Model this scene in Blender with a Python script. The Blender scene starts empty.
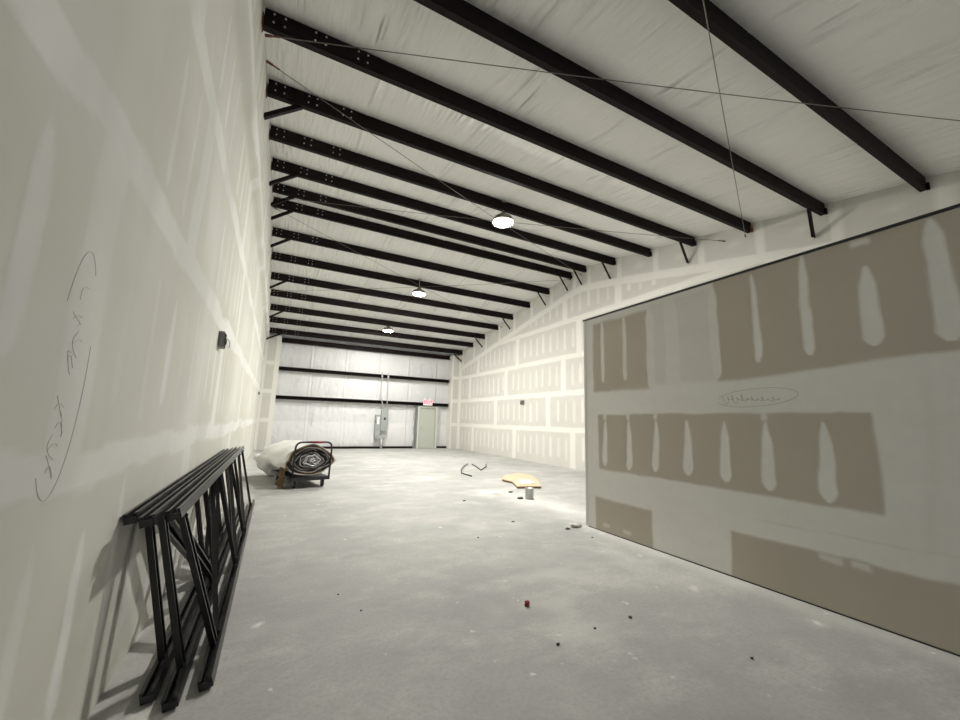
import bpy, bmesh, math, random
import numpy as np
from mathutils import Vector, Matrix
random.seed(7)
rng = np.random.default_rng(7)
C = bpy.context.scene.collection
scn = bpy.context.scene

# ------------------------------------------------------------------ camera
YAW, PITCH, ROLL, F = 0.4747, 0.1565, 0.0289, 392.4
cam_d = bpy.data.cameras.new('camera')
cam = bpy.data.objects.new('camera', cam_d); C.objects.link(cam)
cam_d.sensor_fit = 'HORIZONTAL'; cam_d.sensor_width = 36.0
cam_d.lens = 36.0 * F / 960.0
cam_d.clip_start = 0.05; cam_d.clip_end = 100
fwd = Vector((math.sin(YAW)*math.cos(PITCH), math.cos(YAW)*math.cos(PITCH), math.sin(PITCH)))
right0 = Vector((math.cos(YAW), -math.sin(YAW), 0))
up0 = right0.cross(fwd)
rt = right0*math.cos(ROLL) + up0*math.sin(ROLL)
up = -right0*math.sin(ROLL) + up0*math.cos(ROLL)
M = Matrix((rt, up, -fwd)).transposed().to_4x4()
M.translation = Vector((0.6274, 0, 1.3983))
cam.matrix_world = M
scn.camera = cam

# ------------------------------------------------------------------ world, exposure
w = bpy.data.worlds.new('world'); scn.world = w; w.use_nodes = True
w.node_tree.nodes['Background'].inputs[0].default_value = (0.85, 0.93, 1.0, 1)
w.node_tree.nodes['Background'].inputs[1].default_value = 0.16
scn.view_settings.view_transform = 'Standard'
scn.view_settings.look = 'None'
scn.view_settings.gamma = 1
scn.view_settings.use_curve_mapping = False
scn.view_settings.exposure = 0.66
LAMP_STRENGTH = 640.0
LAMP_COLOR = (1.0, 0.965, 0.90)

# ------------------------------------------------------------------ dimensions
W = 9.225            # left wall x=0, right wall x=W
YB = 19.45           # far insulated wall
YF = -1.6            # wall behind the camera
XP, YP, HP = 4.677, 4.455, 2.96      # partition face, far end, height
ZR, SL, YR = 6.403, 0.162, 9.754     # purlin undersides at the ridge
DR, DP = 0.352, 1.252
PH = 0.225
def zbot(y): return ZR - SL*abs(y - YR)

# ------------------------------------------------------------------ helpers
def link(name, me, mat=None, parent=None):
    o = bpy.data.objects.new(name, me); C.objects.link(o)
    if mat is not None and len(me.materials) == 0: me.materials.append(mat)
    if parent is not None: o.parent = parent
    return o
def tag(o, label, cat=None, group=None, kind=None):
    if label: o['label'] = label
    if cat: o['category'] = cat
    if group: o['group'] = group
    if kind: o['kind'] = kind
    return o
def empty(name, loc, label, cat, group=None, rz=0.0):
    o = bpy.data.objects.new(name, None); C.objects.link(o)
    o.empty_display_size = 0.1
    o.location = loc; o.rotation_euler = (0, 0, rz)
    return tag(o, label, cat, group)
def build(name, bm, mat, parent=None, smooth=False, bevel=0.0, seg=2):
    if bevel > 0:
        bmesh.ops.bevel(bm, geom=[e for e in bm.edges if len(e.link_faces) == 2 and e.calc_face_angle(0) > 0.5],
                        offset=bevel, segments=seg, profile=0.7, affect='EDGES', clamp_overlap=True)
    bmesh.ops.recalc_face_normals(bm, faces=bm.faces[:])
    me = bpy.data.meshes.new(name); bm.to_mesh(me); bm.free()
    if smooth:
        for p in me.polygons: p.use_smooth = True
    return link(name, me, mat, parent)
def box(bm, lo, hi):
    x0, y0, z0 = lo; x1, y1, z1 = hi
    v = [bm.verts.new(p) for p in ((x0,y0,z0),(x1,y0,z0),(x1,y1,z0),(x0,y1,z0),(x0,y0,z1),(x1,y0,z1),(x1,y1,z1),(x0,y1,z1))]
    for f in ((0,3,2,1),(4,5,6,7),(0,1,5,4),(1,2,6,5),(2,3,7,6),(3,0,4,7)): bm.faces.new([v[i] for i in f])
    return bm
def B(): return bmesh.new()
def frame_of(d, ref=Vector((0,0,1))):
    d = d.normalized()
    if abs(d.dot(ref)) > 0.98: ref = Vector((0,1,0)) if abs(d.y) < 0.9 else Vector((1,0,0))
    u = ref.cross(d).normalized(); v = d.cross(u).normalized()
    return u, v
def sweep(bm, a, b, prof, ref=Vector((0,0,1))):
    """closed profile [(u,v)] swept from a to b, v close to ref"""
    a, b = Vector(a), Vector(b); u, v = frame_of(b-a, Vector(ref))
    r0 = [bm.verts.new(a + u*p[0] + v*p[1]) for p in prof]
    r1 = [bm.verts.new(b + u*p[0] + v*p[1]) for p in prof]
    n = len(prof)
    for i in range(n): bm.faces.new((r0[i], r0[(i+1)%n], r1[(i+1)%n], r1[i]))
    bm.faces.new(r0[::-1]); bm.faces.new(r1)
    return bm
def rectprof(w_, h_): return [(-w_/2,-h_/2),(w_/2,-h_/2),(w_/2,h_/2),(-w_/2,h_/2)]
def chan(w_, h_, t):   # C channel, open towards +v
    return [(-w_/2,-h_/2),(w_/2,-h_/2),(w_/2,h_/2),(w_/2-t*2.2,h_/2),(w_/2-t*2.2,h_/2-t),(w_/2-t,h_/2-t),(w_/2-t,-h_/2+t),(-w_/2+t,-h_/2+t),(-w_/2+t,h_/2-t),(-w_/2+t*2.2,h_/2-t),(-w_/2+t*2.2,h_/2),(-w_/2,h_/2)]
def angle(w_, t): return [(0,0),(w_,0),(w_,t),(t,t),(t,w_),(0,w_)]
def tube(bm, pts, r, n=8, close=False):
    pts = [Vector(p) for p in pts]; rings = []
    m = len(pts); u = None
    for i, p in enumerate(pts):
        if close: d = pts[(i+1)%m] - pts[i-1]
        else: d = pts[min(i+1,m-1)] - pts[max(i-1,0)]
        d.normalize()
        if u is None: u, v = frame_of(d)
        else:
            u = (u - d*u.dot(d)).normalized(); v = d.cross(u).normalized()
        rr = r[i] if isinstance(r, (list, tuple)) else r
        rings.append([bm.verts.new(p + u*rr*math.cos(2*math.pi*k/n) + v*rr*math.sin(2*math.pi*k/n)) for k in range(n)])
    for i in range(m if close else m-1):
        a, b = rings[i], rings[(i+1)%m]
        for k in range(n): bm.faces.new((a[k], a[(k+1)%n], b[(k+1)%n], b[k]))
    if not close:
        bm.faces.new(rings[0][::-1]); bm.faces.new(rings[-1])
    return bm
def lathe(bm, prof, n=24, T=Matrix.Identity(4)):
    rings = []
    for r, z in prof:
        rings.append([bm.verts.new(T @ Vector((max(r,1e-4)*math.cos(2*math.pi*k/n), max(r,1e-4)*math.sin(2*math.pi*k/n), z))) for k in range(n)])
    for a, b in zip(rings, rings[1:]):
        for k in range(n): bm.faces.new((a[k], a[(k+1)%n], b[(k+1)%n], b[k]))
    bm.faces.new(rings[0][::-1]); bm.faces.new(rings[-1])
    return bm
def bez(p0, p1, p2, n=8):
    p0, p1, p2 = Vector(p0), Vector(p1), Vector(p2)
    return [(1-t)**2*p0 + 2*t*(1-t)*p1 + t*t*p2 for t in [i/n for i in range(n+1)]]
def fillet(pts, r, n=6):
    pts = [Vector(p) for p in pts]; out = [pts[0]]
    for a, b, c in zip(pts, pts[1:], pts[2:]):
        d0 = (a-b).normalized(); d1 = (c-b).normalized()
        out += bez(b+d0*r, b, b+d1*r, n)
    return out + [pts[-1]]

# value noise
def vnoise(x, y, seed=0):
    xi = np.floor(x).astype(np.int64); yi = np.floor(y).astype(np.int64)
    xf = x - xi; yf = y - yi
    xf = xf*xf*(3-2*xf); yf = yf*yf*(3-2*yf)
    def h(a, b):
        n = (a*374761393 + b*668265263 + seed*974634777) & 0x7fffffff
        n = ((n ^ (n >> 13)) * 1274126177) & 0x7fffffff
        n = (n ^ (n >> 16)) & 0xffff
        return n/65535.0
    return (h(xi,yi)*(1-xf)+h(xi+1,yi)*xf)*(1-yf) + (h(xi,yi+1)*(1-xf)+h(xi+1,yi+1)*xf)*yf
def fbm(x, y, seed=0, oct=3):
    s = 0; a = 0.5; t = 0
    for k in range(oct):
        s = s + a*vnoise(x*2**k, y*2**k, seed+k*17); t += a; a *= 0.5
    return s/t - 0.5
def sst(e0, e1, x):
    t = np.clip((x-e0)/(e1-e0), 0, 1); return t*t*(3-2*t)

# ------------------------------------------------------------------ materials
def mat(name, col=(.5,.5,.5), rough=.6, metal=0.0, spec=None):
    m = bpy.data.materials.new(name); m.use_nodes = True
    b = m.node_tree.nodes['Principled BSDF']
    b.inputs['Base Color'].default_value = (*col, 1); b.inputs['Roughness'].default_value = rough
    b.inputs['Metallic'].default_value = metal
    if spec is not None: b.inputs['Specular IOR Level'].default_value = spec
    return m
class NT:
    def __init__(s, m): s.t = m.node_tree; s.b = s.t.nodes['Principled BSDF']
    def n(s, typ, **kw):
        nd = s.t.nodes.new(typ)
        for k, v in kw.items(): setattr(nd, k, v)
        return nd
    def l(s, a, b): s.t.links.new(a, b)
    def coord(s, scale=(1,1,1), out='Object'):
        c = s.n('ShaderNodeTexCoord'); mp = s.n('ShaderNodeMapping'); mp.inputs['Scale'].default_value = scale
        s.l(c.outputs[out], mp.inputs[0]); return mp.outputs[0]
    def noise(s, vec, scale, detail=4, rough=.55):
        t = s.n('ShaderNodeTexNoise'); t.inputs['Scale'].default_value = scale; t.inputs['Detail'].default_value = detail
        t.inputs['Roughness'].default_value = rough; s.l(vec, t.inputs['Vector']); return t.outputs['Fac']
    def ramp(s, fac, stops):
        r = s.n('ShaderNodeValToRGB'); e = r.color_ramp.elements
        while len(e) < len(stops): e.new(0.5)
        for k, (p, c) in enumerate(stops):
            e[k].position = p; e[k].color = (*c, 1) if len(c) == 3 else c
        s.l(fac, r.inputs[0]); return r.outputs[0]
    def mix(s, fac, a, b, mode='MIX'):
        m_ = s.n('ShaderNodeMix', data_type='RGBA', blend_type=mode)
        for sock, v in ((m_.inputs[0], fac), (m_.inputs[6], a), (m_.inputs[7], b)):
            if hasattr(v, 'links'): s.l(v, sock)
            elif isinstance(v, (int, float)): sock.default_value = v
            else: sock.default_value = (*v, 1)
        return m_.outputs[2]
    def bump(s, h, strength, dist=0.01, normal=None):
        b = s.n('ShaderNodeBump'); b.inputs['Strength'].default_value = strength; b.inputs['Distance'].default_value = dist
        s.l(h, b.inputs['Height'])
        if normal is not None: s.l(normal, b.inputs['Normal'])
        return b.outputs[0]
    def math(s, op, a, b=None):
        m_ = s.n('ShaderNodeMath', operation=op)
        for sock, v in ((m_.inputs[0], a), (m_.inputs[1], b)):
            if v is None: continue
            if hasattr(v, 'links'): s.l(v, sock)
            else: sock.default_value = v
        return m_.outputs[0]
    def attr(s, name):
        a = s.n('ShaderNodeAttribute'); a.attribute_name = name; return a.outputs['Fac']

def drywall(name, paper, mud, mud2=None, bdist=.004):
    m = mat(name, rough=.92, spec=.15); t = NT(m)
    v = t.coord()
    a = t.attr('mud')
    n1 = t.noise(v, 2.2, 5); n2 = t.noise(v, 14, 4)
    pc = t.mix(n1, tuple(c*.93 for c in paper), tuple(c*1.06 for c in paper))
    mc = t.mix(n2, tuple(c*.955 for c in mud), tuple(min(c*1.04,1) for c in mud))
    if mud2: mc = t.mix(t.ramp(t.noise(t.coord((1,.9,.5)), 1.1, 3), [(.46,(0,0,0)), (.62,(1,1,1))]), mc, mud2)
    t.l(t.mix(a, pc, mc), t.b.inputs['Base Color'])
    h = t.math('ADD', t.math('MULTIPLY', a, 1.0), t.math('MULTIPLY', t.noise(v, 220, 2), .05))
    t.l(t.bump(h, .4, bdist), t.b.inputs['Normal'])
    return m
M_part = drywall('tan_gypsum_board', (.53,.485,.405), (.82,.81,.765), None, .008)
M_right = drywall('grey_gypsum_board', (.61,.60,.56), (.77,.76,.715))
M_left = drywall('mudded_gypsum_board', (.555,.55,.487), (.735,.74,.715), (.64,.645,.618), .007)

def steel(name, col, rough=.55, var=.3):
    m = mat(name, col, rough, 0.0, .2); t = NT(m); v = t.coord()
    n = t.noise(v, 9, 4)
    t.l(t.mix(n, tuple(c*(1-var) for c in col), tuple(c*(1+var) for c in col)), t.b.inputs['Base Color'])
    return m
M_purlin = steel('red_oxide_primed_steel', (.0085,.0042,.0038), .65)
M_primer = steel('rust_primer', (.16,.065,.045), .75)
M_bolt = mat('zinc_bolt', (.75,.75,.74), .35, .6)
M_cable = mat('galvanised_cable', (.16,.15,.135), .5, .4)
M_galv = mat('galvanised_steel', (.45,.46,.45), .45, .5)
M_darktrack = mat('dark_metal_track', (.012,.012,.012), .5)
M_whiteplastic = mat('white_plastic', (.8,.8,.78), .4)
M_black = mat('black_paint', (.013,.013,.014), .45)
M_rubber = mat('black_rubber', (.02,.02,.02), .8)
M_greybox = steel('grey_enamel', (.33,.36,.35), .5, .1)
M_conduit = mat('grey_conduit', (.48,.50,.50), .45, .3)
M_brassy = mat('socket_metal', (.3,.28,.25), .4, .7)
M_pencil = mat('pencil_lead', (.52,.52,.50), .8)

# rack posts: black powder coat with rows of slots
M_rack = mat('charcoal_powder_coat', (.022,.023,.024), .33); t = NT(M_rack)
tc = t.n('ShaderNodeTexCoord'); n = t.noise(tc.outputs['Object'], 30, 3)
t.l(t.mix(n, (.006,.0063,.0066), (.014,.0145,.015)), t.b.inputs['Base Color'])

# concrete
M_floor = mat('dusty_concrete', rough=.7, spec=.25); t = NT(M_floor); v = t.coord()
big = t.noise(v, .55, 6, .6); mid = t.noise(v, 2.6, 8, .65); fine = t.noise(v, 38, 6, .7)
strx = t.noise(t.coord((.8, 1.15, 1)), 1.7, 8, .68)
c1 = t.ramp(big, [(.3,(.345,.35,.34)), (.5,(.425,.428,.412)), (.7,(.53,.525,.495))])
c2 = t.mix(t.ramp(mid, [(.35,(0,0,0)), (.68,(1,1,1))]), t.mix(.38, c1, (.28,.285,.28)), c1)
c3 = t.mix(t.math('MULTIPLY', t.ramp(strx, [(.5,(0,0,0)), (.72,(1,1,1))]), .5), c2, (.66,.65,.61))
c4 = t.mix(t.math('MULTIPLY', t.ramp(fine, [(.38,(1,1,1)), (.55,(0,0,0))]), .42), c3, (.30,.30,.29))
spk = t.noise(v, 7.5, 3, .5)
c5 = t.mix(t.math('MULTIPLY', t.ramp(spk, [(.70,(0,0,0)), (.735,(1,1,1))]), .55), c4, (.80,.79,.75))
dust = t.attr('dust')
c6 = t.mix(dust, c5, (.80,.79,.75))
t.l(c6, t.b.inputs['Base Color'])
t.l(t.bump(t.math('ADD', t.math('MULTIPLY', mid, .6), t.math('MULTIPLY', fine, .25)), .25, .006), t.b.inputs['Normal'])

# roof / wall insulation facing
def facing(name, col, rough, scale, strength, dist, gloss=.35):
    m = mat(name, col, rough, 0, gloss); t = NT(m); v = t.coord(scale)
    n1 = t.noise(v, 1.0, 5, .6)
    cr = t.n('ShaderNodeTexNoise', noise_type='RIDGED_MULTIFRACTAL'); cr.inputs['Scale'].default_value = 1.3; cr.inputs['Detail'].default_value = 3
    t.l(v, cr.inputs['Vector'])
    msk = t.ramp(t.noise(t.coord(), .9, 3), [(.47,(0,0,0)), (.66,(1,1,1))])
    h = t.math('ADD', t.math('MULTIPLY', n1, .3), t.math('MULTIPLY', t.math('MULTIPLY', cr.outputs['Fac'], msk), .75))
    t.l(t.bump(h, strength, dist), t.b.inputs['Normal'])
    t.l(t.mix(t.noise(t.coord(), 1.2, 4), tuple(c*.95 for c in col), tuple(min(1,c*1.04) for c in col)), t.b.inputs['Base Color'])
    return m
M_roof = facing('white_vinyl_roof_facing', (.78,.775,.75), .6, (9, .9, 1), 1.0, .13, .25)
M_wallins = facing('white_vinyl_wall_facing', (.70,.71,.715), .5, (2.3, 1, 1.2), 1.0, .16, .35)

# ------------------------------------------------------------------ grid walls
def gridmesh(name, ys, zfun, P, mud, m):
    """ys (n,), zfun (n,k): heights; P maps (y,z)->(x,y,z)"""
    n, k = zfun.shape
    Y = np.repeat(ys[:,None], k, 1); Z = zfun
    co = np.stack(P(Y, Z), -1).reshape(-1,3).astype(np.float32)
    i = np.arange(n-1)[:,None]*k + np.arange(k-1)[None,:]
    q = np.stack([i, i+k, i+k+1, i+1], -1).reshape(-1,4).astype(np.int32)
    me = bpy.data.meshes.new(name)
    me.vertices.add(n*k); me.vertices.foreach_set('co', co.ravel())
    me.loops.add(q.size); me.loops.foreach_set('vertex_index', q.ravel())
    me.polygons.add(len(q)); me.polygons.foreach_set('loop_start', np.arange(0, q.size, 4, dtype=np.int32))
    me.polygons.foreach_set('loop_total', np.full(len(q), 4, np.int32))
    me.update(calc_edges=True)
    if mud is not None:
        a = me.attributes.new('mud', 'FLOAT', 'POINT'); a.data.foreach_set('value', np.clip(mud(Y, Z), 0, 1).ravel().astype(np.float32))
    for p in (): pass
    me.polygons.foreach_set('use_smooth', np.ones(len(q), bool))
    return link(name, me, m)
def wobble(Y, Z, seed, amp=.03, sc=3.5):
    return Y + amp*2*fbm(Y*sc, Z*sc, seed), Z + amp*2*fbm(Y*sc, Z*sc, seed+50)
def rect(Y, Z, y0, y1, z0, z1, s=.02):
    return sst(y0-s, y0+s, Y)*(1-sst(y1-s, y1+s, Y))*sst(z0-s, z0+s, Z)*(1-sst(z1-s, z1+s, Z))
def streak(Y, Z, y, z0, z1, w0, w1, s=.014, lean=0.0):
    """vertical trowel pass, half width w0 at the bottom, w1 at the top, rounded ends"""
    tt = np.clip((Z-z0)/(z1-z0), 0, 1)
    hw = (w0 + (w1-w0)*tt)
    yc = y + lean*(tt-.5)
    dz = np.maximum(np.maximum(z0-Z, Z-z1), 0)
    end = np.minimum(np.clip((Z-z0)/.07,0,1), np.clip((z1-Z)/.16,0,1))
    hw = hw*np.sqrt(np.clip(end,0,1)+1e-4)
    d = np.abs(Y-yc) - hw
    return (1-sst(-s, s, d))*(dz <= 0)

# --- partition
def mud_part(Y0, Z0):
    Y, Z = wobble(Y0, Z0, 3, .018, 4)
    Yf, Zf = wobble(Y0, Z0, 9, .03, 1.3)
    paper = np.zeros_like(Y)
    mid = rect(Y, Z, 1.30, 4.19, .81, 1.555, .016)
    lowL = rect(Y, Z, 3.35, 4.27, -.1, .43, .02)
    lowR = rect(Y, Z, -2, 2.45, -.1, .435, .018)
    topL = rect(Y, Z, 3.29, 4.28, 1.87, 2.86, .03)
    topR = rect(Yf, Z, -2, 2.47, 1.885 + .08*sst(2.3, .9, Y), 3.2, .02)
    top1 = rect(Y, Z, 2.47, 3.29, 1.9, 2.9, .03)*.28
    paper = np.maximum.reduce([mid, lowL, lowR, topL, topR, top1])
    m = 1 - paper
    sts = []
    for y, a, b, w_ in ((4.07,.86,1.49,.044),(3.66,.85,1.49,.046),(3.258,.875,1.49,.05),(2.85,.89,1.49,.053),(2.447,.885,1.47,.055),(2.06,.86,1.48,.055),(1.628,.84,1.475,.062)):
        sts.append(streak(Y, Z, y, a, b, w_*1.1, w_*.55, lean=-.02))
    for y, a, b, w_ in ((2.07,2.03,2.92,.032),(1.655,2.045,2.95,.042),(1.243,2.06,2.71,.066),(.853,2.03,2.94,.072),(.44,2.03,2.8,.06),(.03,2.03,2.8,.06)):
        sts.append(streak(Y, Z, y, a, b, w_, w_*.7))
    for y, a, b, w_ in ((4.09,2.0,2.9,.03),(3.69,1.98,2.9,.03),(3.28,1.85,2.9,.06),(2.98,1.84,2.95,.10),(2.48,1.9,2.95,.05)):
        sts.append(streak(Y, Z, y, a, b, w_, w_)*.9)
    sts.append(rect(Y, Z, 2.6, 2.9, 1.9, 2.95, .05)*.35)
    # small ticks reaching from the bands, dabs near the lower board's top edge
    for y in (4.07, 3.66, 3.25, 2.06): sts.append(rect(Y, Z, y-.025, y+.025, 1.49, 1.6, .012)*.8)
    sts.append(rect(Y, Z, 1.19, 1.31, 2.88, 2.93, .02))
    for y0, y1 in ((1.58, 1.73), (1.42, 1.53)): sts.append(rect(Y, Z, y0, y1, .375, .425, .016)*.75)
    for y0, y1 in ((4.02, 4.14), (3.66, 3.78)): sts.append(rect(Y, Z, y0, y1, .07, .11, .02)*.6)
    m = np.maximum.reduce([m] + sts)
    # thin spots and trowel lines in the mud
    m = m*(.93 + .13*fbm(Y0*1.5, Z0*6, 21))
    line = np.exp(-((Z - .60 - .012*np.sin(Y*2))/.007)**2)*rect(Y, Z, -2, 2.3, .5, .7, .3)
    m = m - .4*line - .12*np.exp(-((Y0-1.05-.05*np.sin(Z*3))/.03)**2)*rect(Y0, Z0, .9, 1.3, .6, 1.8, .2)
    return m
ys = np.linspace(YF, YP, 405); zs = np.linspace(0, HP, 198)
part = gridmesh('wall_partition', ys, np.repeat(zs[None], len(ys), 0), lambda Y, Z: (np.full_like(Y, XP), Y, Z), mud_part, M_part)
tag(part, 'lower partition of tan board with grey joint compound', kind='structure')
bm = B(); box(bm, (XP+.002, YF, 0.0), (XP+.13, YP-.003, HP-.002))
build('stud_core', bm, M_right, part)
bm = B(); box(bm, (XP-.012, YF, HP-.006), (XP+.142, YP+.012, HP+.016))
tag(build('top_track', bm, M_darktrack, part), 'dark track along the top')
bm = B(); box(bm, (XP-.004, YP-.045, 0.012), (XP+.134, YP+.004, HP-.006))
M_bead = mat('corner_bead_mud', (.70,.69,.64), .9)
build('corner_bead', bm, M_bead, part)
bm = B(); box(bm, (XP-.004, YF, 0.0), (XP+.02, YP-.05, .010))
build('bottom_gap_strip', bm, M_darktrack, part)

# --- left wall
def ztop(y): return ZR + PH + .03 - SL*np.abs(y-YR)
def rows(ys, step):
    zl = np.arange(0, 4.3+1e-6, step); f = np.linspace(0, 1, int(2.3/step))[1:]
    zt = ztop(ys)
    return np.concatenate([np.repeat(zl[None], len(ys), 0), zl[-1] + f[None]*(zt[:,None]-zl[-1])], 1)
def xwall(z): return .10*sst(4.66, 4.80, z)      # the upper boards are furred out over the frame
def mud_left(Y0, Z0):
    Y, Z = wobble(Y0, Z0, 31, .03, 2.2)
    Yf, Zf = wobble(Y0, Z0, 37, .08, 1.5)
    m = np.zeros_like(Y)
    parts = []
    for zc, hw in ((1.20,.085),(2.44,.10),(3.66,.10),(4.88,.10)):
        parts.append(rect(Y, Zf, -3, 25, zc-hw, zc+hw, .02)*.95)
    # butt joints, staggered
    for r_, (za, zb) in enumerate(((0,1.22),(1.22,2.44),(2.44,3.66),(3.66,4.88),(4.88,7))):
        off = (.55, 1.85, 3.3, 2.6, .9)[r_]
        for k in range(-1, 7):
            yj = off + 3.66*k
            parts.append(rect(Yf, Z, yj-.15, yj+.15, za-.1, zb+.1, .025)*.85)
        # screw line streaks
        for k in range(-4, 50):
            y = off + .406*k
            if min(abs(y-(off+3.66*q)) for q in range(-1, 8)) < .3: continue
            j = random.uniform
            parts.append(streak(Y, Z, y+j(-.02,.02), za+.22+j(-.08,.08), zb-.22+j(-.1,.1), .055*j(.7,1.3), .042*j(.7,1.3), .022)*j(.45,1))
    m = np.maximum.reduce(parts)
    m = np.maximum(m, .25 + 1.0*fbm(Y0*.5, Z0*.5, 77))
    m = m + .28*fbm(Y0*1.3, Z0*2.5, 5)
    return m
ys = np.concatenate([np.arange(YF, 6, .022), np.arange(6, YB+.06, .05)])
wl = gridmesh('wall_left', ys, rows(ys, .026), lambda Y, Z: (xwall(Z), Y, Z), mud_left, M_left)
tag(wl, None, kind='structure')

# --- right wall
def zband(y): return 5.83 - .19*(np.sqrt((y-9.6)**2+.5**2)-.5)
def mud_right(Y0, Z0):
    Y, Z = wobble(Y0, Z0, 61, .02, 3)
    parts = []
    zb_ = zband(Y)
    below = 1-sst(-.02, .02, Z-zb_)
    for zc in (1.22, 2.44, 3.66, 4.88): parts.append(rect(Y, Z, -3, 25, zc-.085, zc+.085, .03)*below)
    parts.append((1-sst(.085, .14, np.abs(Z-zb_))))
    parts.append(rect(Y, Z, 18.78, 19.2, -1, 5, .03))
    offs = ((17.28,13.55,10.05,6.4,2.7), (18.9,15.1,11.35,7.7,4.0), (17.75,14.25,10.5,6.9,3.2), (16.9,13.4,9.7,6.1,2.4), (14.5,10.4,8.0,4.4))
    for r_, js in enumerate(offs):
        za, zb = 1.22*r_, 1.22*(r_+1)
        for yj in js: parts.append(rect(Y, Z, yj-.13, yj+.13, za, zb, .04)*below*.95)
        for k in range(-3, 50):
            y = js[0] + .406*(k-45)
            if min(abs(y-q) for q in js) < .25: continue
            j = random.uniform
            parts.append(streak(Y, Z, y+j(-.02,.02), za+.2+j(0,.1), zb-.17-j(0,.1), .062*j(.8,1.2), .055*j(.8,1.2), .045)*j(.5,.85)*below)
    # pieces fitted between the purlin ends
    ypur = [YR+DR+DP*k for k in range(8)] + [YR-DR-DP*k for k in range(8)]
    above = sst(0, .05, Z-zb_)
    for y in ypur:
        sgn = 1
        parts.append(rect(Y, Z, y-.30, y-.13, 0, 9, .03)*above*.9)
        parts.append(np.exp(-(((Y-y-.3)/.16)**2 + ((Z-zbot(y)+.12)/.07)**2))*.5*above)
    m = np.maximum.reduce(parts)
    return m + .12*fbm(Y0*1.2, Z0*2, 15)
ys = np.concatenate([np.arange(YF, 3, .1), np.arange(3, YB+.04, .034)])
wr = gridmesh('wall_right', ys, rows(ys, .034), lambda Y, Z: (np.full_like(Y, W), Y, Z), mud_right, M_right)
tag(wr, None, kind='structure')

# --- boxed columns at the far corners
def mud_box(Y0, Z0):
    Y, Z = wobble(Y0, Z0, 91, .01, 5)
    parts = [1 - rect(Y, Z, .10, .42, -1, 9, .02)]
    for zc in (1.22, 2.44, 3.66): parts.append(rect(Y, Z, -1, 2, zc-.08, zc+.08, .03))
    return np.maximum.reduce(parts)
def mud_box2(Y0, Z0): return mud_box(.5-(Y0), Z0)
for nm, x0, x1, fn in (('wall_column_left', 0.0, .60, mud_box), ('wall_column_right', W-.5, W, mud_box2)):
    u = np.linspace(0, x1-x0, 40); zz = np.linspace(0, 4.86, 160)
    o = gridmesh(nm, u, np.repeat(zz[None], len(u), 0), lambda Y, Z, x0=x0: (Y+x0, np.full_like(Y, 18.93), Z), fn, M_right)
    tag(o, None, kind='structure')
    bm = B(); box(bm, (x0+.002, 18.932, 0), (x1-.002, YB, 4.86)); build('boxing_side', bm, M_bead, o)

# --- floor
xs = np.linspace(-.02, W+.02, 190); yy = np.concatenate([np.arange(YF, 8, .05), np.arange(8, YB+.1, .1)])
def dustmap(X, Y):
    Xw, Yw = wobble(X, Y, 101, .10, 1.6)
    d = .9*np.exp(-((X-4.9-.25*(6.4-Yw))**2/.25))*rect(X, Y, 4.2, 6.4, 4.4, 7.4, .3)*(.5+fbm(X*3, Y*3, 8))
    sp = 0
    for x, y, r in ((.17,3.02,.045),(.22,2.9,.02),(.15,2.5,.05),(.20,2.45,.04),(.72,3.25,.02),(4.1,2.45,.035),(4.0,2.5,.02),(4.35,1.6,.03),(4.4,3.3,.03),(1.9,4.2,.02)):
        sp = sp + (1-sst(r*.7, r*1.2, np.hypot(Xw-x, (Yw-y))))
    s2 = sst(.12, .42, fbm(X*1.1+3, Y*2.2, 44, 4))*.3
    edge = sst(.32, .02, X)*.35*(.5+fbm(X*4,Y*4,3)) + sst(4.35, 4.66, X)*(Y < YP)*.35
    return np.clip(d + .8*np.clip(sp,0,1) + s2 + edge, 0, 1)
n, k = len(xs), len(yy)
fl = gridmesh('floor', xs, np.repeat(yy[None], n, 0), lambda X, Y: (X, Y, np.zeros_like(X)), None, M_floor)
a = fl.data.attributes.new('dust', 'FLOAT', 'POINT')
a.data.foreach_set('value', dustmap(np.repeat(xs[:,None], k, 1), np.repeat(yy[None], n, 0)).ravel().astype(np.float32))
tag(fl, None, kind='structure')

# --- ceiling: vinyl-faced blanket draped over the purlins
pys = sorted([YR+DR+DP*k for k in range(9)] + [YR-DR-DP*k for k in range(11)])
def zroof(X, Y):
    Y = Y + .035
    idx = np.clip(np.searchsorted(pys, Y), 1, len(pys)-1); p0 = np.array(pys)[idx-1]; p1 = np.array(pys)[idx]
    s = np.clip((Y-p0)/(p1-p0), 0, 1)
    base = ZR + PH + .012 - SL*np.where(np.abs(Y-YR) < DR, DR, np.abs(Y-YR))
    sag = (.045 + .03*fbm(X*.9, Y*.3, 12))*np.sqrt(np.clip(np.sin(np.pi*s), 0, 1)*np.abs((p1-p0))/DP)
    seam = 0
    for xs_ in (1.45, 3.0, 4.5, 6.0, 7.55): seam = seam - .035*np.exp(-((X-xs_-.03*np.sin(Y*2.1))/.02)**2) + .02*np.exp(-((X-xs_-.08)/.03)**2)
    wr_ = .022*fbm(X*7, Y*1.1, 23, 3)*sst(.05, .35, s)*0 + .02*fbm(X*6, Y*1.3, 23, 3)*np.sin(np.pi*s)
    return base - sag + seam*np.sin(np.pi*s) + wr_
xs = np.linspace(-.02, W+.02, 760); yy = np.arange(YF-.02, YB+.06, .06)
n, k = len(xs), len(yy)
cl = gridmesh('ceiling', xs, np.repeat(yy[None], n, 0), lambda X, Y: (X, Y, zroof(X, Y)), None, M_roof)
tag(cl, None, kind='structure')

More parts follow.
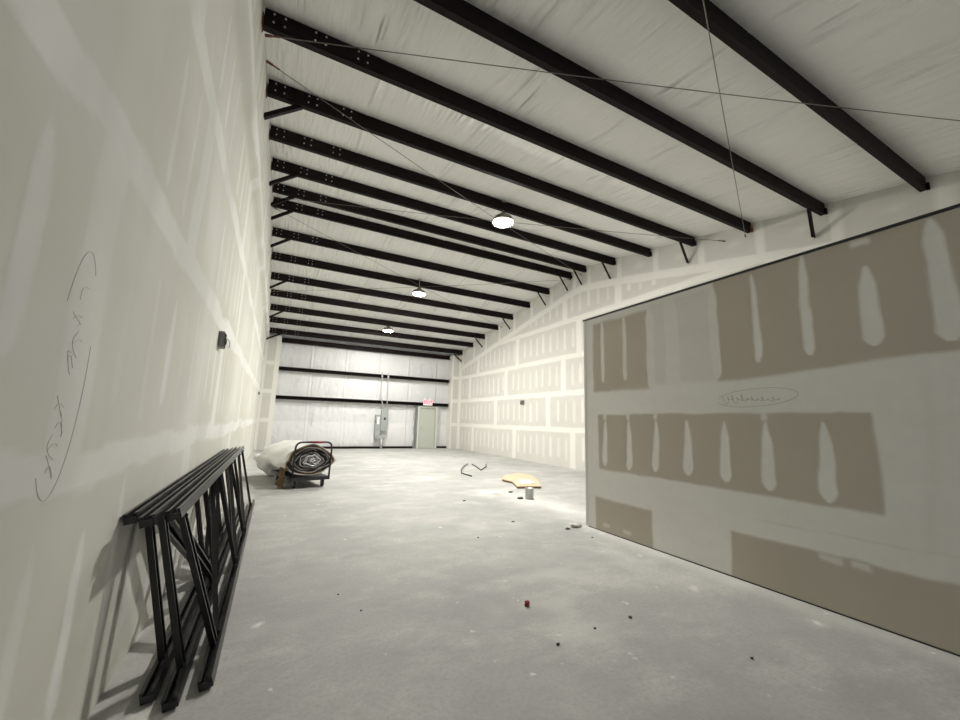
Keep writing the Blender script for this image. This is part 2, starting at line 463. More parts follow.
# --- far wall: insulated, and the wall behind the camera
def zwall(X, Z):
    bul = .07*np.sin(np.pi*np.clip((Z%1.2)/1.2, 0, 1))
    wr_ = .05*fbm(X*2.6, Z*1.1, 71, 4)
    rad = 0
    for sx in (1.9, 3.45, 5.0, 6.5, 8.0): rad = rad - .03*np.exp(-((X-sx)/.02)**2) + .02*np.exp(-((X-sx-.09)/.04)**2)
    return YB - bul*.6 - wr_ + rad
xs = np.linspace(0, W, 330); zz = np.linspace(0, 5.0, 150)
wb = gridmesh('wall_back', xs, np.repeat(zz[None], len(xs), 0), lambda X, Z: (X, zwall(X, Z), Z), None, M_wallins)
tag(wb, None, kind='structure')
bm = B(); box(bm, (-.02, YF-.12, 0), (.5, YF, 5.0)); box(bm, (4.4, YF-.12, 0), (W+.02, YF, 5.0)); box(bm, (.5, YF-.12, 3.5), (4.4, YF, 5.0))  # unseen doorway opening, added to let world light fill the near end
wf = build('wall_front', bm, M_wallins); tag(wf, None, kind='structure')
bm = B(); box(bm, (.60, YB-.16, .006), (6.92, YB-.06, .10)); box(bm, (8.1, YB-.16, .006), (W-.5, YB-.06, .10))
o = build('baseboard_back', bm, M_purlin); tag(o, None, kind='structure')

# ------------------------------------------------------------------ roof purlins
def zprof():
    t = .012; f = .07; l = .02; h = PH; o = -.075
    # u across, v up: web on the near side, both flanges away from the camera
    p = [(-t/2,0),(f,0),(f+t*.7,l),(f+t*.7-.008,l),(f-.008,t),(t/2,t),(t/2,h-t),(f,h-t),(f,h),(-t/2,h)]
    return [(q[0]+o, q[1]) for q in p]
def bolt_mesh():
    bm = B(); lathe(bm, [(.011,0),(.011,.009),(.008,.012)], 6, Matrix.Rotation(math.pi/2, 4, 'X'))
    bmesh.ops.recalc_face_normals(bm, faces=bm.faces[:])
    me = bpy.data.meshes.new('bolt'); bm.to_mesh(me); bm.free(); me.materials.append(M_bolt); return me
BOLT = bolt_mesh()
near = ['e','d','c','b','a','z','y']
order = []   # (y, x0, x1, z)
for k in range(7): order.append(YR-DR-DP*(6-k))
for k in range(8): order.append(YR+DR+DP*k)
words = ['nearest the camera, cut off by the top right of the photo','second from the camera, cut off by the top edge','third from the camera, reaching the left wall',
 'fourth from the camera, with a brace at each end','fifth from the camera, just in front of the nearest lamp','sixth from the camera, passing right behind the nearest lamp','seventh from the camera, front one of the ridge pair','eighth from the camera, rear one of the ridge pair',
 'first one beyond the ridge pair','second one beyond the ridge pair','third one beyond the ridge pair, beside the middle lamp','fourth one beyond the ridge pair','third before the far wall, near the farthest lamp','second before the far wall','last one before the far wall, just above its eave beam']
for i, y in enumerate(order):
    z = zbot(y)
    e = empty('roof_purlin', (0, y, z), 'dark steel purlin ' + words[i], 'beam', 'dark steel purlins under the roof')
    bm = B(); sweep(bm, (.115, 0, 0), (W-.004, 0, 0), zprof())
    build('web', bm, M_purlin, e)
    bm = B(); box(bm, (.118, -.094, .015), (1.35, -.0815, PH-.02)); build('lap_splice', bm, M_purlin, e)
    bm = B(); box(bm, (.103, -.12, -.012), (.114, .01, .12)); build('seat_clip', bm, M_primer, e)
    bm = B(); box(bm, (W-.05, -.115, -.012), (W-.004, -.082, .10)); build('end_clip', bm, M_primer if i in (2,) else M_purlin, e)
    for cx in (.21, .63, 1.10):
        for dx in (0, .11):
            for dz in (.065, .165):
                b = bpy.data.objects.new('bolt', BOLT); C.objects.link(b); b.parent = e
                b.location = (cx+dx, -.094, dz)
# eave beam and girts of the far wall
def girt(name, x0, x1, y, z, h, d, label):
    bm = B()
    prof = [(-d/2,-h/2),(d/2,-h/2),(d/2,-h/2+.02),(-d/2+.012,-h/2+.02),(-d/2+.012,h/2-.02),(d/2,h/2-.02),(d/2,h/2),(-d/2,h/2)]
    sweep(bm, (x0, y, z), (x1, y, z), [(-p[0],p[1]) for p in prof]); o = build(name, bm, M_purlin)
    return tag(o, label, 'beam')
girt('eave_beam', .605, W-.505, 19.27, 4.75, .20, .12, 'dark steel eave beam along the top of the far wall')
tag(girt('wall_girt', .605, W-.505, 19.25, 3.48, .155, .16, 'upper dark steel girt crossing the far white wall behind the two conduits'), None, None, 'girts on the far wall')
tag(girt('wall_girt', .605, W-.505, 19.25, 2.215, .155, .16, 'lower dark steel girt crossing the far white wall at door head height'), None, None, 'girts on the far wall')

# flange braces
def brace(a, b, label, grp):
    bm = B(); sweep(bm, a, b, angle(.06,.009), (0,1,0))
    o = build('flange_brace', bm, M_purlin); tag(o, label, 'brace', grp)
R_ = {1:'at the second purlin from the camera', 3:'at the fourth purlin from the camera', 5:'at the purlin behind the nearest lamp', 6:'at the front purlin of the ridge pair', 7:'at the rear purlin of the ridge pair', 8:'at the first purlin beyond the ridge pair', 10:'at the third purlin beyond the ridge pair', 12:'at the third purlin before the far wall', 14:'at the last purlin before the far wall'}
for i, wd in R_.items():
    y = order[i]; z = zbot(y)
    brace((W-.46, y-.05, z-.004), (W-.006, y+(.10 if i < 14 else -.06), z-.36), 'short dark diagonal brace on the right wall ' + wd, 'braces along the right wall')
    if i > 1:
        brace((.56, y-.05, z-.004), (float(xwall(z-.30))+.006, y+.03, z-.30), 'short dark diagonal brace on the left wall ' + wd, 'braces along the left wall')

# bracing cables with anchor shoes
def cable(a, b, label):
    a, b = Vector(a), Vector(b)
    e = empty('bracing_cable', a, label, 'cable', 'cross bracing cables under the roof')
    bm = B(); d = b-a; L = d.length
    tube(bm, [a + d*t_ - Vector((0,0,.05*math.sin(math.pi*t_))) - a for t_ in [i/14 for i in range(15)]], .005, 6)
    build('strand', bm, M_cable, e)
    for p, q in ((a,b),(b,a)):
        u = (q-p).normalized(); bm = B()
        tube(bm, [p+u*.004-a, p+u*.07-a, p+u*.075-a, p+u*.16-a], [.016,.014,.010,.009], 8); build('anchor', bm, M_primer, e)
def rz_(y, o=.07): return zbot(y)-o
cable((.14,4.36,rz_(4.36)), (W-.04,.08,rz_(.08)), 'thin cable from the left wall across the top of the photo to the right edge')
cable((W-.04,4.42,rz_(4.42)), (.14,.03,rz_(.03)), 'thin cable dropping from the top edge to the third purlin end at right')
cable((.14,4.78,rz_(4.78)), (W-.04,9.5,rz_(9.5)), 'thin cable from the upper left wall running right towards the nearest lamp')
cable((W-.04,4.84,rz_(4.84)), (.14,9.5,rz_(9.5)), 'thin cable anchored on the right wall just above the partition, beside the fourth purlin')
cable((.14,10.0,rz_(10.0)), (W-.04,14.6,rz_(14.6)), 'thin cable beyond the ridge running from left wall to right wall')
cable((W-.04,10.0,rz_(10.0)), (.14,14.6,rz_(14.6)), 'thin cable beyond the ridge running from right wall to left wall')

# ------------------------------------------------------------------ lamps
def glow(k):
    m = bpy.data.materials.new('lit_lens'); m.use_nodes = True
    t = m.node_tree; t.nodes.clear(); em = t.nodes.new('ShaderNodeEmission'); em.inputs[0].default_value = (*LAMP_COLOR,1); em.inputs[1].default_value = LAMP_STRENGTH*k
    ou = t.nodes.new('ShaderNodeOutputMaterial'); t.links.new(em.outputs[0], ou.inputs[0]); return m
for (x, y, z), lab in (((4.6,6.835,5.693), 'lit round lamp hanging nearest the camera, largest of the three'), ((4.6,12.42,5.677), 'lit round lamp hanging in the middle of the three'), ((4.6,16.44,5.177), 'lit round lamp hanging farthest away, smallest of the three')):
    e = empty('ceiling_lamp', (x, y, z), lab, 'lamp', 'hanging round lamps')
    zt = float(zroof(np.array([x]), np.array([y]))[0]) - z - .006
    bm = B(); lathe(bm, [(.20*math.cos(q_), -.012-.085*math.sin(q_)) for q_ in [i*math.pi/2/8 for i in range(9)]], 24); build('lens', bm, glow(.6 if y > 15 else 1.0), e, True)
    bm = B(); lathe(bm, [(.195,-.011),(.235,-.052),(.245,-.03),(.19,.075),(.08,.10),(.07,.16),(.03,.20),(.02,.21)], 24); build('housing', bm, M_brassy, e, True)
    bm = B(); tube(bm, [(0,0,.205),(0,0,zt-.02)], .008, 8); build('stem', bm, M_galv, e)
    bm = B(); lathe(bm, [(.06,zt-.03),(.06,zt)], 16); build('junction_box', bm, M_galv, e)

# ------------------------------------------------------------------ far wall: door, exit sign, panels
YD = 19.26
M_door = mat('pale_green_door', (.49,.515,.455), .45); M_dframe = mat('door_frame_paint', (.62,.64,.585), .45); M_dstop = mat('door_frame_painted_shade', (.40,.42,.385), .5)  # door stop takes a darkened frame colour, shade painted in
bm = B(); box(bm, (7.2, YD+.03, .012), (8.0, YD+.075, 2.03)); dr = build('door_1', bm, M_door, bevel=.003); tag(dr, None, kind='structure')
bm = B(); box(bm, (7.07, YD-.03, .003), (7.16, YD+.15, 2.12)); box(bm, (8.05, YD-.03, .003), (8.14, YD+.15, 2.12)); box(bm, (7.16, YD-.03, 2.035), (8.05, YD+.15, 2.12))
build('door_frame', bm, M_dframe, dr, bevel=.004)
bm = B(); box(bm, (7.162, YD+.0, .004), (7.20, YD+.10, 2.033)); box(bm, (8.0, YD+.0, .004), (8.048, YD+.10, 2.033)); box(bm, (7.2, YD+.0, 2.005), (8.0, YD+.10, 2.033)); build('door_stop', bm, M_dstop, dr)
bm = B(); tube(bm, [(7.27,YD+.03,1.0),(7.27,YD-.02,1.0)], .024, 10); tube(bm, [(7.27,YD-.015,1.0),(7.38,YD-.015,1.0)], .010, 8); build('door_handle', bm, M_galv, dr)
for z in (.25, 1.03, 1.8):
    bm = B(); tube(bm, [(7.995,YD+.022,z-.05),(7.995,YD+.022,z+.05)], .010, 8); build('hinge', bm, M_galv, dr)
# jamb post left of the door, torn facing edge
bm = B(); sweep(bm, (6.95, YD+.02, .004), (6.95, YD+.02, 2.13), chan(.12,.12,.008), (0,-1,0)); jp = build('jamb_post', bm, M_greybox); tag(jp, 'grey steel post left of the pale green door', 'post')
bm = B(); pts = [(6.89+.02*math.sin(z_*9), YD-.02, z_) for z_ in np.linspace(.15,2.0,14)]
for p, q in zip(pts, pts[1:]): sweep(bm, p, q, rectprof(.03,.006), (0,-1,0))
tag(build('tape_strip', bm, mat('foil_tape', (.8,.8,.8), .3, .4)), 'strip of white foil tape on the grey post left of the door', 'tape')

# exit sign with two lamp heads
ex = empty('exit_sign', (7.54, 19.16, 2.13), 'white and red lit exit sign with two lamp heads above the pale green door', 'sign')
bm = B(); box(bm, (-.24,-.045,.02), (.24,.005,.32)); build('housing', bm, M_whiteplastic, ex, bevel=.01)
M_exit = bpy.data.materials.new('red_lit_letters'); M_exit.use_nodes = True
b = M_exit.node_tree.nodes['Principled BSDF']; b.inputs['Base Color'].default_value = (.6,.02,.03,1); b.inputs['Emission Color'].default_value = (1,.04,.08,1); b.inputs['Emission Strength'].default_value = 3.0
cu = bpy.data.curves.new('letters', 'FONT'); cu.body = 'EXIT'; cu.align_x = 'CENTER'; cu.align_y = 'CENTER'; cu.size = .23; cu.extrude = .003; cu.offset = .004
tmp = bpy.data.objects.new('letters_curve', cu); C.objects.link(tmp)
me = bpy.data.meshes.new_from_object(tmp.evaluated_get(bpy.context.evaluated_depsgraph_get())); bpy.data.objects.remove(tmp)
me.materials.clear(); me.materials.append(M_exit); lo = link('letters', me, None, ex); lo.location = (0,-.05,.17); lo.rotation_euler = (math.pi/2,0,0)
for s in (-1, 1):
    bm = B(); T = Matrix.Translation((s*.13,-.02,.345)) @ Matrix.Rotation(s*.5, 4, 'Y') @ Matrix.Rotation(math.pi/2+.3, 4, 'X')
    lathe(bm, [(.03,-.03),(.055,.0),(.06,.06),(.05,.065)], 14, T); build('lamp_head', bm, M_whiteplastic, ex, True)

# electrical gear
def cabinet(name, lo, hi, label, cat, extra=None):
    bm = B(); box(bm, lo, hi); o = build(name, bm, M_greybox, bevel=.008); tag(o, label, cat); return o
yb_ = YB-.19
bp = cabinet('breaker_panel', (5.20, yb_-.16, .84), (5.54, yb_, 1.86), 'tall grey electrical panel under the two conduits on the far wall', 'electrical panel')
bm = B(); box(bm, (5.22, yb_-.172, 1.0), (5.52, yb_-.161, 1.82)); dc = build('door_cover', bm, M_greybox, bp, bevel=.003)
bm = B(); box(bm, (5.33, yb_-.185, 1.36), (5.42, yb_-.173, 1.48)); build('switch_window', bm, M_black, dc)
ds = cabinet('disconnect_box', (4.94, yb_-.13, .60), (5.185, yb_, 1.60), 'narrower grey electrical box left of the tall panel', 'electrical panel')
bm = B(); box(bm, (5.02, yb_-.142, 1.15), (5.13, yb_-.131, 1.5)); build('warning_sticker', bm, M_whiteplastic, ds)
bm = B(); tube(bm, [(4.955, yb_-.14, 1.2),(4.955, yb_-.17, 1.2),(4.955, yb_-.17, 1.34)], .012, 8); build('handle', bm, M_black, ds)
wt = cabinet('wire_trough', (5.0, yb_-.11, .47), (5.46, yb_, .585), 'low grey wiring trough below the electrical boxes', 'wiring box')
for x, ztp, lab in ((5.12, 3.62, 'left thin conduit rising from the electrical panel through the upper girt'), (5.42, 3.60, 'right thin conduit rising from the electrical panel through the upper girt')):
    x1 = x+.06 if x < 5.2 else x-.02
    bm = B(); tube(bm, fillet([(x1+.08, 19.13, 1.86),(x1+.05,19.13,2.1),(x,19.12,2.5),(x,19.12,ztp-.02),(x+.02,19.30,ztp+.07)], .06), .022, 8)
    e = build('conduit', bm, M_conduit, None, True); tag(e, lab, 'conduit', 'conduits above the panel')
    bm = B(); tube(bm, [(x,19.12,3.42),(x,19.12,3.52)], .045, 10); build('coupling', bm, M_conduit, e)
bm = B(); tube(bm, [(5.30, yb_-.06, .004),(5.30, yb_-.06, .465)], .055, 12)
tag(build('riser_pipe', bm, M_conduit, None, True), 'thick grey pipe from the floor up to the electrical boxes', 'pipe')

# boxes on the side walls
M_boxmetal = mat('dull_box_metal', (.20,.20,.19), .5, .4)
def jbox(x, y, z, sx, label, s=.11, h=.15):
    e = empty('junction_box', (x, y, z), label, 'junction box')
    bm = B(); d = .055*sx
    # open box: back and four sides
    x0, x1 = sorted((.004*sx, d))
    for lo, hi in (((x0,-s/2,-h/2),(x1,-s/2+.006,h/2)), ((x0,s/2-.006,-h/2),(x1,s/2,h/2)), ((x0,-s/2+.006,-h/2),(x1,s/2-.006,-h/2+.006)), ((x0,-s/2+.006,h/2-.006),(x1,s/2-.006,h/2))): box(bm, lo, hi)
    xb = sorted((.004*sx, .010*sx)); box(bm, (xb[0],-s/2+.006,-h/2+.006), (xb[1],s/2-.006,h/2-.006))
    build('box_shell', bm, M_boxmetal, e)
    bm = B(); tube(bm, bez((.011*sx,-.02,.03), (.09*sx,-.05,.03), (.07*sx,-.03,-.05), 8), .006, 6); build('black_wire', bm, M_black, e)
    bm = B(); tube(bm, bez((.011*sx,.02,.03), (.12*sx,.05,.05), (.10*sx,.04,-.07), 8), .006, 6); build('white_wire', bm, M_whiteplastic, e)
    return e
jbox(0, 5.17, 2.22, 1, 'open metal junction box with wires on the left wall above the rack frames', .2, .17)
jbox(0, 17.1, 2.24, 1, 'small metal box far along the left wall near the corner', .1, .1)
jbox(W, 12.95, 2.2, -1, 'small metal box with loose wires on the far right wall', .22, .16)

# ------------------------------------------------------------------ pencil notes on the walls
M_pencil_dark = mat('dark_pencil_lead', (.30,.30,.28), .8)
def strokes(name, parent, segs, r, m=M_pencil):
    bm = B()
    for s in segs: tube(bm, s, r, 4)
    return build(name, bm, m, parent)
segs = []
E_ = [(XP-.0012, 2.13-.36*math.cos(a_), 1.703+.085*math.sin(a_)+.02*math.cos(a_)) for a_ in np.linspace(-2.9, 2.75, 40)]
segs.append(E_)
pts = []
for i in range(260):
    s_ = i/259; ph = s_*2*math.pi*11; y = 2.42-.50*s_
    hgt = (.050 if s_ < .38 else .024)*(.55+.45*math.sin(s_*37))
    pts.append((XP-.0012, y + .016*math.sin(ph+.6), 1.70 - .02*s_ + hgt*math.cos(ph)))
segs.append(pts)
strokes('pencil_note', part, segs, .0015, M_pencil_dark)
segs = []
segs.append([(.0012, 1.80+.135*math.cos(a_)*(1 if 1 else 0), 1.53+.42*math.sin(a_)) for a_ in np.linspace(-2.2, .25, 30)])
segs.append([(.0012, 1.80+.12*math.cos(a_), 1.53+.42*math.sin(a_)) for a_ in np.linspace(1.0, 2.6, 20)])
for y, z in ((1.80,1.80),(1.79,1.70),(1.82,1.62),(1.80,1.56),(1.78,1.40),(1.81,1.34),(1.79,1.27),(1.80,1.20)):
    a0, k1, k2 = random.uniform(0, 6), random.uniform(.7, 1.6), random.uniform(.5, 1.3)
    segs.append([(.0012, y+.045*math.sin(a0+q_*2.6*k1)*(.4+.6*q_), z-.03+.07*q_+.018*math.cos(a0+q_*5*k2)) for q_ in np.linspace(0, 1, 14)])
    if random.random() < .7: segs.append([(.0012, y-.03+.06*q_, z+.02*math.sin(q_*4*k2)) for q_ in np.linspace(0, 1, 8)])
strokes('pencil_note', wl, segs, .0007)

# ------------------------------------------------------------------ pallet rack frames leaning on the left wall
M_rackside = M_rack
def rack(xb, xt, y0, y1, top_z, zig, label, flip=False):
    e = empty('rack_frame', (xb, y0, 0), label, 'rack frame', 'black rack frames leaning on the left wall')
    bvec = Vector((0,0,.034)); tvec = Vector((xt-xb, 0, top_z-.028))
    upv = (tvec-bvec).normalized(); L = y1-y0
    bm = B(); sweep(bm, bvec, bvec+Vector((0,L,0)), chan(.062,.052,.008), upv); build('post', bm, M_rack, e)
    bm = B(); sweep(bm, tvec, tvec+Vector((0,L,0)), chan(.062,.052,.008), upv); build('post', bm, M_rack, e)
    # foot plates at the near ends
    for c in (bvec, tvec):
        bm = B(); box(bm, (c.x-.026, -.006, c.z-.022), (c.x+.026, -.001, c.z+.008)); build('foot_plate', bm, M_rack, e)
    for (yt, yb) in zig:
        a_ = tvec - upv*.028 + Vector((0, yt-y0, 0)); b_ = bvec + upv*.028 + Vector((0, yb-y0, 0))
        bm = B(); sweep(bm, a_, b_, chan(.066,.030,.005), (1,0,0)); build('brace', bm, M_rack, e)
    # bolts where braces meet posts
    for (yt, yb) in zig:
        for c, yy_ in ((tvec-upv*.045, yt), (bvec+upv*.045, yb)):
            bm = B(); T = Matrix.Translation(c+Vector((.016, yy_-y0, 0))) @ Matrix.Rotation(math.pi/2, 4, 'Y'); lathe(bm, [(.010,0),(.010,.010)], 6, T); build('bolt', bm, M_rack, e)
    return e
rack(.448, .215, 2.62, 7.55, .905, [(2.80,2.98),(4.05,3.08),(4.48,4.42),(5.5,4.5),(5.59,5.52),(6.8,5.62),(7.45,7.05)], 'black steel rack frame, outermost of the three leaning on the left wall')
rack(.320, .128, 2.52, 7.35, .902, [(2.80,2.80),(2.95,4.1),(4.25,4.18),(5.3,4.25),(5.4,5.45),(6.4,5.5),(7.1,7.1)], 'black steel rack frame, middle one of the three leaning on the left wall')
rack(.215, .043, 2.62, 7.05, .90, [(2.92,2.93),(3.0,4.3),(4.4,4.36),(5.6,4.45),(5.7,5.6),(6.8,6.8)], 'black steel rack frame, innermost of the three against the left wall')

# ------------------------------------------------------------------ platform cart and insulation roll
ct = empty('platform_cart', (1.40, 8.72, 0), 'black platform cart with a hoop handle carrying the insulation roll', 'cart', rz=math.radians(13))
bm = B(); box(bm, (-.37, .0, .185), (.37, 1.55, .215)); build('deck', bm, M_black, ct, bevel=.008)
bm = B(); box(bm, (-.37,.0,.15), (-.33,1.55,.184)); box(bm, (.33,.0,.15), (.37,1.55,.184)); box(bm, (-.329,.0,.15), (.329,.04,.184)); build('under_frame', bm, M_black, ct)
bm = B(); tube(bm, fillet([(-.355,.02,.16),(-.355,-.03,.90),(.355,-.03,.90),(.355,.02,.16)], .13, 8), .019, 10); build('handle', bm, M_black, ct, True)
bm = B(); tube(bm, [(-.08,-.031,.90),(.18,-.031,.90)], .024, 10); build('handle_grip', bm, mat('handle_red_tape', (.20,.03,.04), .5), ct, True)
for x, y in ((-.27,.13),(.27,.13),(-.27,1.42),(.27,1.42)):
    wh = None
    bm = B(); T = Matrix.Translation((x-.022,y,.072)) @ Matrix.Rotation(math.pi/2, 4, 'Y'); lathe(bm, [(.055,0),(.070,.006),(.070,.038),(.055,.044)], 20, T); wh = build('wheel', bm, M_rubber, ct, True)
    bm = B(); lathe(bm, [(.03,-.003),(.03,.047)], 14, T); build('hub', bm, M_galv, wh, True)
    bm = B(); box(bm, (x-.034,y-.025,.06), (x-.027,y+.025,.149)); box(bm, (x+.027,y-.025,.06), (x+.034,y+.025,.149)); box(bm, (x-.034,y-.03,.1455), (x+.034,y+.03,.1495)); build('caster_fork', bm, M_galv, ct)

# insulation roll: slumped cylinder, axis along the cart, far end sagging to the floor
M_wrap = mat('white_roll_wrap', (.8,.8,.78), .35, 0, .5); t = NT(M_wrap); v = t.coord((1,1,1))
nz = t.noise(t.coord((3,9,3)), 1.4, 5, .6)
t.l(t.mix(nz, (.72,.715,.69), (.86,.855,.83)), t.b.inputs['Base Color']); t.l(t.bump(nz, .7, .04), t.b.inputs['Normal'])
M_coilW = mat('pale_foil_layer', (.55,.56,.58), .3, .4); M_coilB = mat('black_foam_layer', (.018,.014,.012), .6); M_coilD = mat('dull_foil_layer', (.22,.20,.19), .45, .3); M_coilT = mat('tan_fibre_layer', (.20,.13,.065), .9)
rl = empty('insulation_roll', (1.38, 8.80, 0), 'large roll of white insulation slumped on the black cart with a spiral end', 'insulation roll', rz=math.radians(15))
def outline(a_, s=1.0, y=0.0):
    """rounded, sagging cross section; returns x, z about the roll's centre"""
    c_, s_ = math.cos(a_), math.sin(a_)
    rx = .43 + .035*math.cos(2*a_+.3) + .03*math.cos(3*a_-.5); rz = .325
    x = rx*c_*s; z = rz*s_*s
    if s_ < 0: z *= .92; x *= 1.06
    if s_ > 0: x *= 1 - .30*s_**1.5
    else: x *= 1.04
    if c_ < 0: x *= 1.06 - .14*min(s_, 0)
    return x, z
bm = B(); NS = 56; NL = 40; rings = []
for j in range(NL+1):
    y = 2.15*j/NL
    sink = .0 if y < 1.5 else .0
    ring = []
    for k_ in range(NS):
        a_ = 2*math.pi*k_/NS
        g = 1 + .03*math.sin(3*a_+y*4) + .025*math.sin(5*a_-y*7) + (0.05*math.sin(7*a_+9*y) if y > 1.75 else 0)
        x, z = outline(a_, g*(1 - (.22*((y-1.85)/.3)**2 if y > 1.85 else 0)))
        zc = .545 - .10*max(0,(y-1.3)/.85)**2*1.4
        zz_ = max(z+zc, .222 if y < 1.6 else .05 + .17*max(0,(1.75-y)/.15))
        ring.append(bm.verts.new((x - .0, y, zz_)))
    rings.append(ring)
for a0, b0 in zip(rings, rings[1:]):
    for k_ in range(NS): bm.faces.new((a0[k_], a0[(k_+1)%NS], b0[(k_+1)%NS], b0[k_]))
bm.faces.new(rings[-1])
# inner lip at the near end so the wrap has thickness
lip = []
for k_ in range(NS):
    a_ = 2*math.pi*k_/NS; x, z = outline(a_, .93); lip.append(bm.verts.new((x, .02, max(z+.545, .235))))
for k_ in range(NS): bm.faces.new((rings[0][k_], lip[k_], lip[(k_+1)%NS], rings[0][(k_+1)%NS]))
build('wrap', bm, M_wrap, rl, True)
# end disc and spiral layers
bm = B()
cen = bm.verts.new((0,.035,.50)); rg = []
for k_ in range(NS):
    a_ = 2*math.pi*k_/NS; x, z = outline(a_, .95); rg.append(bm.verts.new((x,.03,max(z+.545,.23))))
for k_ in range(NS): bm.faces.new((cen, rg[(k_+1)%NS], rg[k_]))
build('end_face', bm, M_coilB, rl)
def ringtube(s, r, m_, name, yoff, wob=.012):
    bm = B(); pts = []
    for k_ in range(44):
        a_ = 2*math.pi*k_/44; x, z = outline(a_, s)
        blend = min(1, s/.9)
        cx, cz = .03*(1-blend), -.02*(1-blend)
        pts.append((cx + x + wob*math.sin(5*a_+s*20), yoff, max(.545+cz+z+wob*math.sin(4*a_+s*31), .235)))
    tube(bm, pts, r, 6, True); return build(name, bm, m_, rl, True)
for i, s in enumerate((.92,.85,.78,.71,.64,.56,.48,.40,.32,.24,.16,.09)):
    m_ = (M_coilT, M_coilB, M_coilD, M_coilB, M_coilD, M_coilB, M_coilW, M_coilD, M_coilW, M_coilW, M_coilD, M_coilW)[i]
    ringtube(s, .014 if m_ is not M_coilT else .018, m_, 'coil_layer', .02 - .012*(i % 3))
# loose flap hanging off the left side of the near end
bm = B(); rows_ = []
for j in range(9):
    s_ = j/8; row = []
    for k_ in range(8):
        u_ = k_/7
        row.append(bm.verts.new((-.40-.10*math.sin(s_*1.6)-.03*math.sin(u_*9+s_*4), .0+.45*u_+.03*math.sin(s_*7), .46-.44*s_ + .02*math.sin(u_*8))))
    rows_.append(row)
for r0, r1 in zip(rows_, rows_[1:]):
    for k_ in range(7): bm.faces.new((r0[k_], r0[k_+1], r1[k_+1], r1[k_]))
bmesh.ops.solidify(bm, geom=bm.faces[:], thickness=.012)
build('loose_flap', bm, M_coilT, rl, True)
# crumpled plastic bunched at the far end
bm = B(); bmesh.ops.create_icosphere(bm, subdivisions=4, radius=1)
for v_ in bm.verts:
    p = v_.co.copy(); g = 1 + .16*math.sin(p.x*7+p.z*5) + .12*math.sin(p.y*9-p.z*8) + .08*math.sin(p.x*17+p.y*13)
    v_.co = Vector((p.x*.36*g, p.y*.22*g, p.z*.30*g)) + Vector((-.12, 2.15, .34)); v_.co.z = max(v_.co.z, .012)
build('bunched_plastic', bm, M_wrap, rl, True)

# ------------------------------------------------------------------ debris on the floor
M_ply = mat('plywood', (.60,.46,.32), .75); t = NT(M_ply); nz = t.noise(t.coord((3,22,3)), 2, 5); t.l(t.mix(nz, (.56,.42,.28), (.68,.53,.38)), t.b.inputs['Base Color'])
M_plyshadow = mat('plywood_shadow_line', (.16,.10,.06), .8)
def prism(bm, poly, z0, z1):
    a_ = [bm.verts.new((x,y,z0)) for x,y in poly]; b_ = [bm.verts.new((x,y,z1)) for x,y in poly]; n_ = len(poly)
    bm.faces.new(a_[::-1]); bm.faces.new(b_)
    for i in range(n_): bm.faces.new((a_[i], a_[(i+1)%n_], b_[(i+1)%n_], b_[i]))
    return bm
pw = empty('plywood_scrap', (6.0, 8.1, .035), 'tan plywood offcut with torn cream paper lying on the floor near the bent straps', 'board')
poly = [(px_-6.0, py_-8.1) for px_, py_ in ((6.10,9.05),(6.70,9.3),(6.80,8.85),(6.42,8.05),(5.95,7.25),(5.42,7.40),(5.70,8.05),(5.66,8.45))]
bm = B(); prism(bm, poly, 0, .02); build('panel', bm, M_ply, pw)
bm = B(); prism(bm, [(x*.985,y*.985) for x,y in poly], -.03, -.0005); build('shadow_slab', bm, M_plyshadow, pw)  # dark slab under the panel, stands in for its shadow line
bm = B(); prism(bm, [(-.28,-.25),(-.40,-.60),(.05,-.50),(.19,-.08),(.02,.10)], .0205, .034); o = build('torn_paper', bm, mat('torn_paper', (.80,.76,.62), .8), pw); o['label'] = 'cream torn paper face'
cn = empty('metal_can', (5.02, 6.36, 0), 'small grey metal can standing on the floor in front of the plywood offcut', 'can')
bm = B(); lathe(bm, [(.078,0),(.082,.004),(.079,.012),(.079,.192),(.083,.198),(.075,.200),(.073,.02)], 20); build('can_body', bm, M_galv, cn, True)
bk = empty('wood_block', (4.86, 6.42, 0), 'dark offcut block lying beside the metal can', 'block'); bm = B(); box(bm, (-.045,-.03,0), (.045,.03,.03)); build('block_body', bm, M_black, bk, bevel=.004)

def wire(pts, label):
    bm = B(); tube(bm, [Vector(p) for p in pts], .016, 6)
    e = build('bent_strap', bm, M_black, None, True); tag(e, label, 'metal strap', 'bent dark straps on the floor')
wire([(6.40,11.9,.03),(5.94,11.21,.05),(5.55,10.55,.04),(5.28,9.95,.016),(5.29,9.35,.016)], 'left bent dark strap lying on the floor in front of the right wall')
wire([(6.57,11.93,.016),(6.35,11.1,.016),(6.11,10.41,.016),(6.55,10.95,.03),(6.9,11.56,.05)], 'right bent dark strap lying on the floor in front of the right wall')

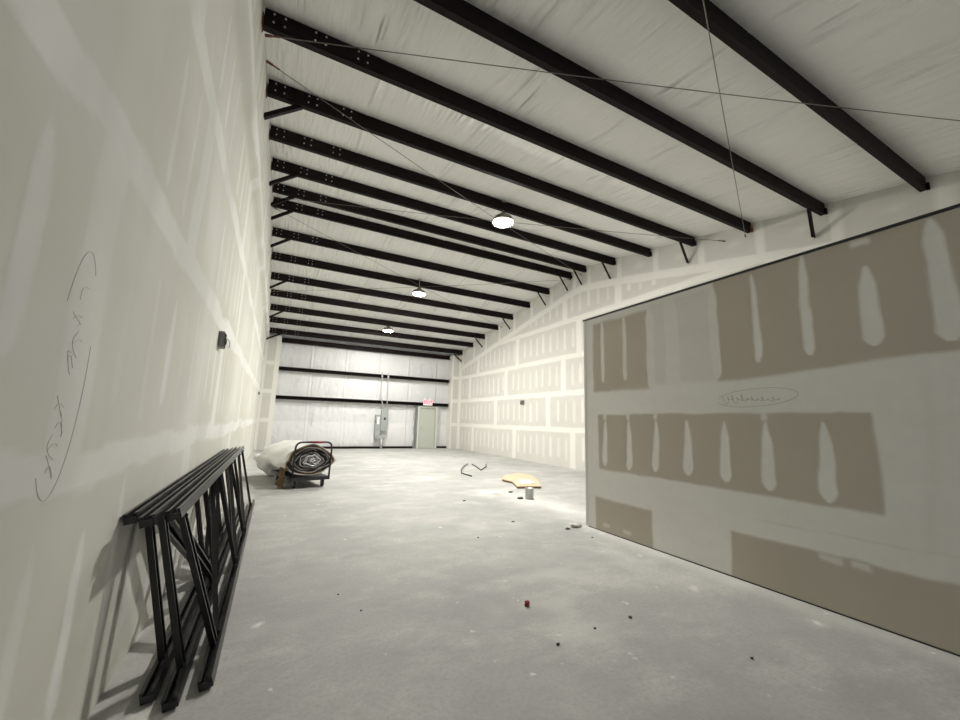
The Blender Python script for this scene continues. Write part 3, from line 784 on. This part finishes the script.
def lump(x, y, sx, sy, sz, label, m_, name='debris_lump', seed=0):
    bm = B(); bmesh.ops.create_icosphere(bm, subdivisions=3, radius=1); rr = random.Random(seed)
    f1, f2 = rr.uniform(3,6), rr.uniform(4,8)
    for v_ in bm.verts:
        p = v_.co.copy(); g = 1 + .2*math.sin(p.x*f1+p.z*3+seed) + .15*math.sin(p.y*f2-p.x*4)
        v_.co = Vector((p.x*sx*g, p.y*sy*g, max(p.z*sz*g, -sz*.35) + sz*.35))
    o = build(name, bm, m_, None, True); o.location = (x, y, .002); tag(o, label, 'debris'); return o
M_scrap = mat('pale_plaster_scrap', (.62,.60,.55), .9); M_chip = mat('dark_chip', (.03,.028,.025), .8); M_red = mat('red_plastic', (.28,.012,.015), .45)
lump(4.49, 4.46, .10, .06, .032, 'pale lump of plaster scrap at the far end of the partition', M_scrap, 'plaster_scrap', 1)
lump(4.30, 4.40, .035, .025, .012, 'small grey crumb beside the plaster scrap at the partition end', M_chip, 'debris_chip', 12)
rc = lump(2.509, 2.744, .018, .02, .028, 'small red plastic cap in the middle of the near floor', M_red, 'plastic_cap', 2)
for i, (x, y, s, lab) in enumerate(((2.385,2.21,.013,'dark crumb on the floor just in front of the red cap'), (2.749,2.263,.011,'dark crumb on the floor right of the red cap'), (3.104,2.275,.016,'brownish crumb on the floor between the red cap and the partition'),
    (1.333,3.172,.008,'tiny dark crumb on the floor left of the red cap'), (1.219,3.515,.008,'tiny dark crumb on the floor nearest the rack frames'), (2.98,4.49,.012,'dark crumb on the floor midway between red cap and plywood'), (4.32,3.96,.014,'dark crumb on the floor close to the partition foot near its far end'), (3.392,1.587,.012,'dark crumb on the floor nearest the lower right corner'))):
    lump(x, y, s*.85, s*.7, s*.6, lab, M_chip if 'brown' not in lab else M_coilT, 'debris_chip', 20+i)
for i, (x, y, s, lab) in enumerate(((5.04,7.06,.028,'dark scrap on the floor left of the metal can'), (3.77,6.58,.016,'small dark scrap on the floor in front of the bent straps'), (3.80,5.0,.014,'small dark scrap on the floor between the can and the partition end'))):
    lump(x, y, s*1.6, s, s*.6, lab, M_chip, 'debris_scrap', 40+i)
